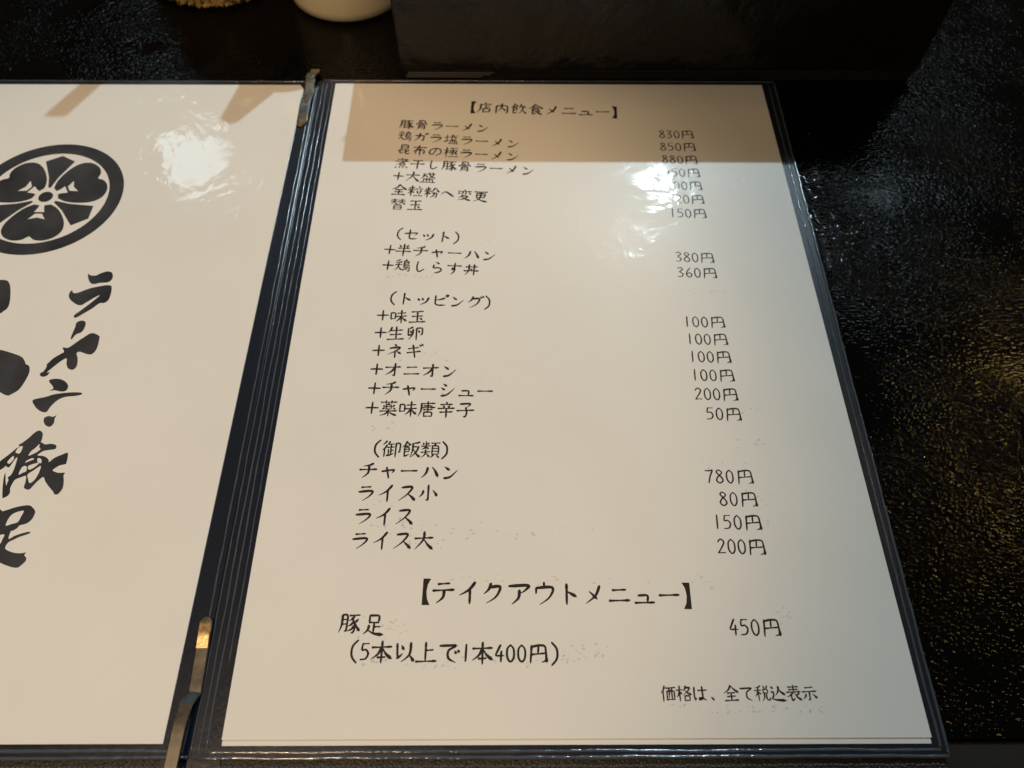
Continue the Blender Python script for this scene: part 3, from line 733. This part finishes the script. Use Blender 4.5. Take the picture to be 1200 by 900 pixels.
# ---- left page: brush lettering traced as filled outlines and brush strokes (mm)
BLOBS = [[(-87.96, 177.18), (-86.91, 176.36), (-84.6, 176.12), (-82.43, 177.52), (-80.39, 178.27), (-78.55, 177.86), (-77.46, 176.13), (-77.37, 174.09), (-78.57, 172.63), (-81.66, 172.3), (-84.02, 171.64), (-85.59, 172.29), (-87.02, 174.48)], [(-91.96, 168.41), (-90.96, 167.14), (-89.12, 167.3), (-85.29, 169.39), (-81.2, 170.6), (-78.8, 171.09), (-76.84, 170.85), (-76.06, 168.84), (-75.79, 165.66), (-76.1, 163.29), (-77.35, 162.11), (-79.16, 161.87), (-81.28, 159.38), (-84.24, 156.67), (-86.47, 154.75), (-87.43, 155.28), (-87.34, 156.28), (-85.4, 158.59), (-82.65, 162.1), (-80.05, 165.89), (-82.09, 164.62), (-84.32, 162.49), (-86.08, 161.0), (-88.04, 161.31), (-90.78, 163.26), (-92.29, 165.23), (-92.55, 167.22)], [(-85.51, 152.47), (-83.93, 153.38), (-82.24, 152.85), (-81.7, 151.34), (-81.8, 149.08), (-82.6, 147.58), (-84.15, 146.62), (-85.17, 144.47), (-85.68, 145.2), (-85.64, 147.58), (-85.48, 150.2)], [(-87.53, 140.58), (-85.67, 140.37), (-84.44, 141.31), (-81.46, 144.62), (-78.28, 147.37), (-75.24, 146.25), (-74.53, 145.0), (-74.21, 140.23), (-75.07, 137.91), (-76.41, 137.34), (-78.7, 138.05), (-80.36, 138.63), (-81.36, 137.91), (-80.16, 135.18), (-79.67, 131.99), (-80.7, 130.44), (-82.66, 131.07), (-83.83, 133.04), (-84.55, 135.54), (-86.28, 134.32), (-88.44, 131.63), (-90.06, 129.17), (-89.06, 129.38), (-89.63, 127.77), (-91.25, 127.28), (-92.39, 128.12), (-92.35, 128.96), (-91.45, 129.87), (-90.92, 131.98), (-91.25, 132.68), (-89.62, 135.53), (-87.04, 137.9), (-86.36, 138.62)], [(-88.18, 125.49), (-86.85, 126.32), (-84.19, 126.25), (-81.77, 125.01), (-80.3, 123.15), (-80.42, 121.38), (-81.98, 120.77), (-84.78, 121.38), (-86.55, 121.1), (-85.56, 122.06), (-86.23, 123.29)], [(-91.6, 116.7), (-90.92, 117.54), (-87.13, 118.53), (-84.31, 119.64), (-79.25, 120.38), (-75.04, 120.38), (-74.19, 119.64), (-76.29, 118.91), (-79.87, 118.5), (-82.39, 117.11), (-84.15, 114.42), (-84.93, 112.15), (-86.74, 112.15), (-89.05, 113.55), (-90.61, 115.25)], [(-85.07, 109.55), (-83.66, 110.38), (-82.1, 110.05), (-80.9, 110.63), (-81.18, 109.39), (-80.92, 107.32), (-81.94, 105.93), (-83.56, 106.5), (-84.7, 107.9)], [(-126.32, 173.18), (-122.71, 173.75), (-120.12, 173.6), (-118.32, 171.98), (-116.95, 169.17), (-115.25, 163.61), (-114.89, 159.71), (-116.11, 157.77), (-117.01, 156.77), (-120.39, 155.84)], [(-114.78, 139.46), (-111.19, 139.47), (-107.91, 138.6), (-102.47, 136.59), (-100.41, 134.81), (-99.25, 133.03), (-97.61, 131.97), (-96.72, 129.16), (-97.08, 125.34), (-98.2, 121.58), (-100.44, 119.54), (-101.73, 119.07), (-104.83, 120.55), (-109.48, 123.96)], [(-96.08, 90.97), (-95.28, 92.13), (-93.1, 94.64), (-91.21, 97.17), (-90.37, 97.85), (-90.74, 98.71), (-89.8, 99.39), (-88.02, 101.45), (-86.79, 103.35), (-85.42, 104.4), (-84.19, 103.88), (-83.5, 102.83), (-83.16, 100.76), (-83.21, 99.73), (-82.5, 99.39), (-81.39, 98.77), (-79.35, 99.04), (-77.52, 98.53), (-77.11, 97.68), (-77.47, 96.83), (-79.79, 96.49), (-81.45, 95.98), (-82.79, 94.47), (-80.91, 94.23), (-79.17, 93.46), (-78.2, 92.46), (-77.91, 91.79), (-76.45, 93.46), (-74.39, 94.63), (-72.52, 95.47), (-71.93, 93.96), (-71.7, 91.62), (-71.95, 90.96), (-73.76, 90.46), (-75.21, 89.3), (-75.62, 88.48), (-73.52, 87.66), (-71.14, 87.66), (-71.3, 86.68), (-70.54, 84.4), (-70.16, 81.82), (-70.72, 80.23), (-71.37, 79.43), (-72.44, 79.59), (-72.97, 80.39), (-75.22, 82.47), (-77.0, 84.41), (-78.15, 86.03), (-79.66, 84.41), (-80.44, 83.12), (-81.62, 81.26), (-83.4, 81.77), (-83.72, 82.48), (-83.81, 84.41), (-84.36, 86.42), (-86.05, 85.87), (-87.57, 85.06), (-87.99, 84.09), (-88.28, 81.84), (-87.82, 80.24), (-88.22, 78.97), (-89.53, 78.09), (-89.93, 78.66), (-90.93, 81.84), (-91.89, 86.04), (-92.05, 87.83), (-92.8, 89.64), (-93.43, 89.31), (-94.11, 88.66), (-95.08, 88.0)], [(-91.12, 74.58), (-89.22, 74.11), (-88.09, 73.33), (-86.27, 73.95), (-83.67, 74.88), (-80.09, 75.5), (-78.39, 74.72), (-77.02, 73.32), (-76.84, 72.08), (-77.27, 70.24), (-78.56, 68.86), (-80.63, 68.17), (-81.17, 67.2), (-82.31, 66.29), (-82.89, 66.14), (-82.79, 63.45), (-81.38, 64.34), (-79.65, 65.15), (-77.05, 65.93), (-76.24, 65.62), (-76.8, 65.14), (-79.32, 64.13), (-80.99, 63.15), (-82.49, 62.11), (-82.85, 60.19), (-81.1, 59.16), (-78.63, 58.51), (-76.66, 58.51), (-75.46, 58.71), (-75.74, 57.83), (-74.77, 56.82), (-74.67, 55.8), (-75.42, 54.65), (-76.49, 53.64), (-78.16, 53.65), (-80.63, 54.37), (-82.88, 55.24), (-84.8, 55.96)]]
GAPS = [[(-90.92, 95.99), (-90.32, 97.68), (-89.07, 97.85), (-89.25, 95.31), (-90.63, 95.38)], [(-92.56, 91.63), (-92.19, 92.8), (-91.28, 94.14), (-90.71, 93.3), (-91.02, 91.96), (-91.65, 91.13)], [(-89.59, 93.56), (-89.34, 90.96), (-89.34, 88.65), (-89.64, 86.85), (-90.44, 85.87), (-89.89, 84.9), (-89.95, 83.77), (-89.93, 82.8), (-90.67, 84.41), (-91.49, 86.69), (-92.21, 88.33), (-92.85, 90.24), (-91.45, 89.64), (-90.88, 90.63), (-90.24, 92.8)], [(-85.91, 94.3), (-85.53, 95.99), (-84.54, 97.17), (-83.4, 98.87), (-83.19, 97.68), (-82.47, 96.83), (-83.46, 95.65), (-84.71, 94.8)], [(-86.21, 91.46), (-85.77, 92.46), (-84.23, 93.29), (-83.53, 92.96), (-84.0, 92.56), (-85.31, 91.96)], [(-87.02, 87.01), (-86.72, 89.8), (-85.33, 90.13), (-84.76, 88.32), (-85.74, 87.67)], [(-84.02, 88.81), (-84.64, 90.3), (-81.86, 91.46), (-81.33, 91.23), (-82.48, 89.64)], [(-82.37, 93.13), (-81.67, 93.29), (-80.78, 92.62), (-80.51, 91.46), (-81.22, 91.36), (-82.01, 91.96)], [(-83.89, 87.01), (-82.17, 88.65), (-80.36, 90.3), (-80.13, 88.32), (-80.46, 86.03), (-81.14, 84.41), (-82.27, 83.76), (-83.39, 85.71)], [(-87.75, 64.65), (-86.09, 64.79), (-84.66, 64.94), (-84.73, 63.3), (-85.04, 61.67), (-86.48, 60.93)], [(-85.25, 68.11), (-85.14, 70.55), (-84.26, 72.24), (-82.53, 73.17), (-80.87, 73.38), (-81.12, 71.47), (-81.6, 69.39), (-83.39, 68.72)]]
def curve_fill(pts, k=4):
    n = len(pts); out = []
    for i in range(n):
        p0, p1, p2, p3 = pts[i - 1], pts[i], pts[(i + 1) % n], pts[(i + 2) % n]
        for j in range(k):
            t = j / k
            out.append(tuple(0.5 * (2 * p1[q] + (p2[q] - p0[q]) * t + (2 * p0[q] - 5 * p1[q] + 4 * p2[q] - p3[q]) * t * t +
                                    (3 * p1[q] - p0[q] - 3 * p2[q] + p3[q]) * t ** 3) for q in range(2)))
    return out
def flat_poly(polys, z):
    bmx = bmesh.new()
    for i, pts in enumerate(polys):
        vv = [bmx.verts.new((x * MM, y * MM, (z + .002 * i) * MM)) for x, y in pts]
        f_ = bmx.faces.new(vv)
        bmesh.ops.triangulate(bmx, faces=[f_])
    for fc in bmx.faces:
        fc.normal_update()
        if fc.normal.z < 0: fc.normal_flip()
    return bmx
for name, label, blobs, strokes in [(g, lab, [BLOBS[i] for i in bl], [GAPS[i] for i in br]) for g, lab, bl, br in [('brush_lettering', 'brush characters reading ラーメン in a slanted column', [0, 1, 2, 3, 4, 5, 6], []), ('brush_lettering', 'brush character reading 豚 below the dot', [9], [0, 1, 2, 3, 4, 5, 6, 7, 8]), ('brush_lettering', 'brush character reading 足 at the bottom of the column', [10], [9, 10]), ('brush_lettering', 'large brush character cut off by the left side of the picture', [7, 8], [])]]:
    bmx = flat_poly([curve_fill(p) for p in blobs], ZP + .02)
    ob = from_bm(name, bmx, M_inkbig, pageL); ob['label'] = label
    if strokes:   # the gaps enclosed by the strokes
        from_bm('lettering_gaps', flat_poly([curve_fill(p) for p in strokes], ZP + .06), M_paper, pageL)

# ---- round crest: ring, three heart leaves, three blades, centre
cx, cy, RO = -118.4, 220.2, 33.2
def ring(r0, r1, z, n=128):
    vs = []; fs = []
    for i in range(n):
        a = 2 * math.pi * i / n
        vs += [((cx + r0 * math.cos(a)) * MM, (cy + r0 * math.sin(a)) * MM, z * MM), ((cx + r1 * math.cos(a)) * MM, (cy + r1 * math.sin(a)) * MM, z * MM)]
    for i in range(n):
        j = (i + 1) % n
        fs.append((2 * i, 2 * i + 1, 2 * j + 1, 2 * j))
    return vs, fs
v, f = ring(RO - 6.2, RO, ZP + .02)
cr_ring = mesh('crest_ring', v, f, M_inkbig, pageL)
def rot(p, deg):
    a = math.radians(deg); return (cx + p[0] * math.cos(a) - p[1] * math.sin(a), cy + p[0] * math.sin(a) + p[1] * math.cos(a))
# leaf pointing along +y, units = mm from the crest centre
half = [(1.6, 4.9), (3.6, 4.5), (7.2, 6.9), (10.6, 11.3), (12.7, 16.0), (12.8, 20.2), (10.4, 23.6), (6.4, 25.3), (2.7, 24.9), (0.7, 23.4), (0, 22.9)]
halfs = [half[0]] + smooth(half[1:], 4)[0:]
for deg in (-60, 60, 180):
    outline = halfs + [(-x, y) for x, y in reversed(halfs[:-1])]
    # the stalk slit and the small fan are left paper-white
    bmx = flat_poly([[rot(p, deg) for p in outline]], ZP + .02)
    lf = from_bm('crest_leaf', bmx, M_inkbig, pageL)
    fan = [(-1.5, 10.0), (1.5, 10.0), (3.6, 13.2), (0, 12.2), (-3.6, 13.2)]
    bmx = flat_poly([[rot(p, deg) for p in fan]], ZP + .045)
    from_bm('crest_vein', bmx, M_paper, pageL)
    bmx = flat_poly([[rot(p, deg) for p in [(-1.0, 4.0), (1.0, 4.0), (1.3, 6.6), (2.2, 9.0), (-2.2, 9.0), (-1.3, 6.6)]]], ZP + .045)
    from_bm('crest_vein', bmx, M_paper, pageL)
for deg in (0, 120, 240):
    bl = [(-0.55, 5.6), (0.55, 5.6), (2.2, 12), (6.6, 22.0), (0.0, 25.6), (-6.6, 22.0), (-2.2, 12)]
    bmx = flat_poly([[rot(p, deg) for p in bl]], ZP + .02)
    from_bm('crest_blade', bmx, M_inkbig, pageL)
bmx = flat_poly([[(cx + 3.1 * math.cos(2 * math.pi * i / 40), cy + 3.1 * math.sin(2 * math.pi * i / 40)) for i in range(40)]], ZP + .02)
from_bm('crest_centre', bmx, M_inkbig, pageL)

# ---------------------------------------------------------------- black leather box behind the menu
box = thing('leather_box', 'black wrinkled leather box standing just behind the right menu page', 'box', (0.122, 0.36, 0))
bmx = slab([(31, 304.0), (288, 304.0), (288, 395), (31, 395)], 5.0, 64.0, 0)
bmesh.ops.bevel(bmx, geom=[e for e in bmx.edges], offset=1.6 * MM, segments=3, affect='EDGES', profile=.5)
body = from_bm('body', bmx, M_leather, box, True)
from_bm('base', slab([(33, 305.2), (286, 305.2), (286, 394), (33, 394)], 0.0, 5.0, 0.4), M_cover, box)
for k, (zz, xe) in enumerate(((1.0, 72), (2.1, 76), (3.2, 78))):
    from_bm('foot_strip', slab([(34 + k * .6, 304.7), (xe, 304.7), (xe, 305.3), (34 + k * .6, 305.3)], zz, zz + .5, .1, 1), M_lstrip, box)

from_bm('shadow_flap', slab([(59, 396.0), (92, 396.0), (92, 398.5), (59, 398.5)], 20, 142, .8), M_leather, box)  # unseen flap added to the box to cast the shadow's left end on the page

# ---------------------------------------------------------------- jars
nt = NT('clear_jar_glass')
tr = nt.n('ShaderNodeBsdfTransparent'); tr.inputs['Color'].default_value = (.93, .95, .93, 1)
gl = nt.n('ShaderNodeBsdfGlossy'); gl.inputs['Roughness'].default_value = 0.03
fr = nt.n('ShaderNodeFresnel'); fr.inputs['IOR'].default_value = 1.5
mx = nt.n('ShaderNodeMixShader')
ge = nt.n('ShaderNodeNewGeometry'); om = nt.n('ShaderNodeMath'); om.operation = 'SUBTRACT'; om.inputs[0].default_value = 1.0
nt.l(ge.outputs['Backfacing'], om.inputs[1])
fm = nt.n('ShaderNodeMath'); fm.operation = 'MULTIPLY'; nt.l(fr.outputs[0], fm.inputs[0]); nt.l(om.outputs[0], fm.inputs[1])
nt.l(fm.outputs[0], mx.inputs[0]); nt.l(tr.outputs[0], mx.inputs[1]); nt.l(gl.outputs[0], mx.inputs[2])
nt.l(mx.outputs[0], nt.t.nodes['Material Output'].inputs['Surface'])
M_glass = nt.m
M_flake = plain('fried_flakes', (0.72, 0.45, 0.17), 0.6, bump=(400, 0.0008, 4))
M_cream = plain('cream_glaze', (0.72, 0.62, 0.44), 0.16, bump=(30, 0.0002, 2), coat=.5)
M_lid = plain('steel_lid', (0.45, 0.43, 0.40), 0.3, metal=1.0)
jx, jy, jr = -76, 399.0, 43.0
jar = thing('glass_jar', 'clear glass jar of golden fried flakes behind the left menu page', 'jar', (jx * MM, jy * MM, 0))
v, f = lathe([(jr - 4, 0.1), (jr - 1.5, .4), (jr, 3), (jr, 54), (jr - 3, 59), (jr - 3, 65), (jr - 5, 65), (jr - 5, 58), (jr - 2.4, 53), (jr - 2.4, 3.6), (jr - 5, 1.4), (0.2, 1.2)], jx, jy)
mesh('glass_body', v, f, M_glass, jar, True)
v, f = lathe([(jr - 2.9, 60.5), (jr - 1.8, 60.5), (jr - 1.8, 64), (jr - 2.9, 64)], jx, jy)
mesh('rim_band', v, f, M_lid, jar, False)
vs0, fs0 = [], []
for i, (p, wd_) in enumerate([((-66, 412, 8), 8), ((-65, 413, 60), 8), ((-63, 415, 143), 9), ((-63, 415.1, 145), 8.5)]):
    for sx, sy in ((-1, -1), (1, -1), (1, 1), (-1, 1)):
        vs0.append(((p[0] + sx * wd_ / 2) * MM, (p[1] + sy * .8) * MM, p[2] * MM))
for i in range(3):
    for k in range(4):
        fs0.append((i * 4 + k, i * 4 + (k + 1) % 4, i * 4 + 4 + (k + 1) % 4, i * 4 + 4 + k))
fs0 += [(3, 2, 1, 0), (12, 13, 14, 15)]
sp = thing('spoon', 'steel spoon standing unseen in the jar of golden flakes, there for its shadow', 'spoon', (-0.08, 0.402, 0.008))  # out of view; put in to cast the stripe of shadow on the left page
mesh('handle', vs0, fs0, M_lid, sp)
vs, fs = [], []
def shard(c, r, vs, fs):
    o = len(vs)
    a = Vector((random.gauss(0, 1), random.gauss(0, 1), random.gauss(0, 1))).normalized()
    b = a.orthogonal().normalized(); c2 = a.cross(b)
    for k in range(5):
        t = 2 * math.pi * k / 5
        p = Vector(c) + (b * math.cos(t) * r * random.uniform(.6, 1.2) + c2 * math.sin(t) * r * random.uniform(.5, 1.1))
        vs.append(tuple(p * MM))
    vs.append(tuple((Vector(c) + a * r * .45) * MM)); vs.append(tuple((Vector(c) - a * r * .45) * MM))
    for k in range(5):
        fs.append((o + k, o + (k + 1) % 5, o + 5)); fs.append((o + (k + 1) % 5, o + k, o + 6))
for _ in range(9000):
    t = random.uniform(0, 2 * math.pi); rr = (jr - 4.2) * math.sqrt(random.uniform(.55, 1)); z = 2 + 30 * random.random() ** 1.5
    shard((jx + rr * math.cos(t), jy + rr * math.sin(t), z), random.uniform(.6, 1.7), vs, fs)
tag(mesh('fried_flakes', vs, fs, M_flake, jar), kind='stuff')

kx, ky, kr = -2.2, 380.5, 32.6
pot = thing('cream_pot', 'round cream glazed seasoning pot behind the spine of the menu folder', 'pot', (kx * MM, ky * MM, 0))
v, f = lathe([(kr - 4, 0.1), (kr - 2, .4), (kr - .6, 2.2), (kr, 6), (kr, 58), (kr - 1.5, 62), (kr - 6, 64)], kx, ky)
mesh('body', v, f, M_cream, pot, True)
v, f = lathe([(kr - 5, 64.2), (kr - 4.5, 66), (kr - 14, 69), (8, 72), (7, 76), (9, 84), (8.6, 92), (6, 104), (4.5, 111), (1, 112)], kx, ky)
mesh('lid', v, f, M_cream, pot, True)
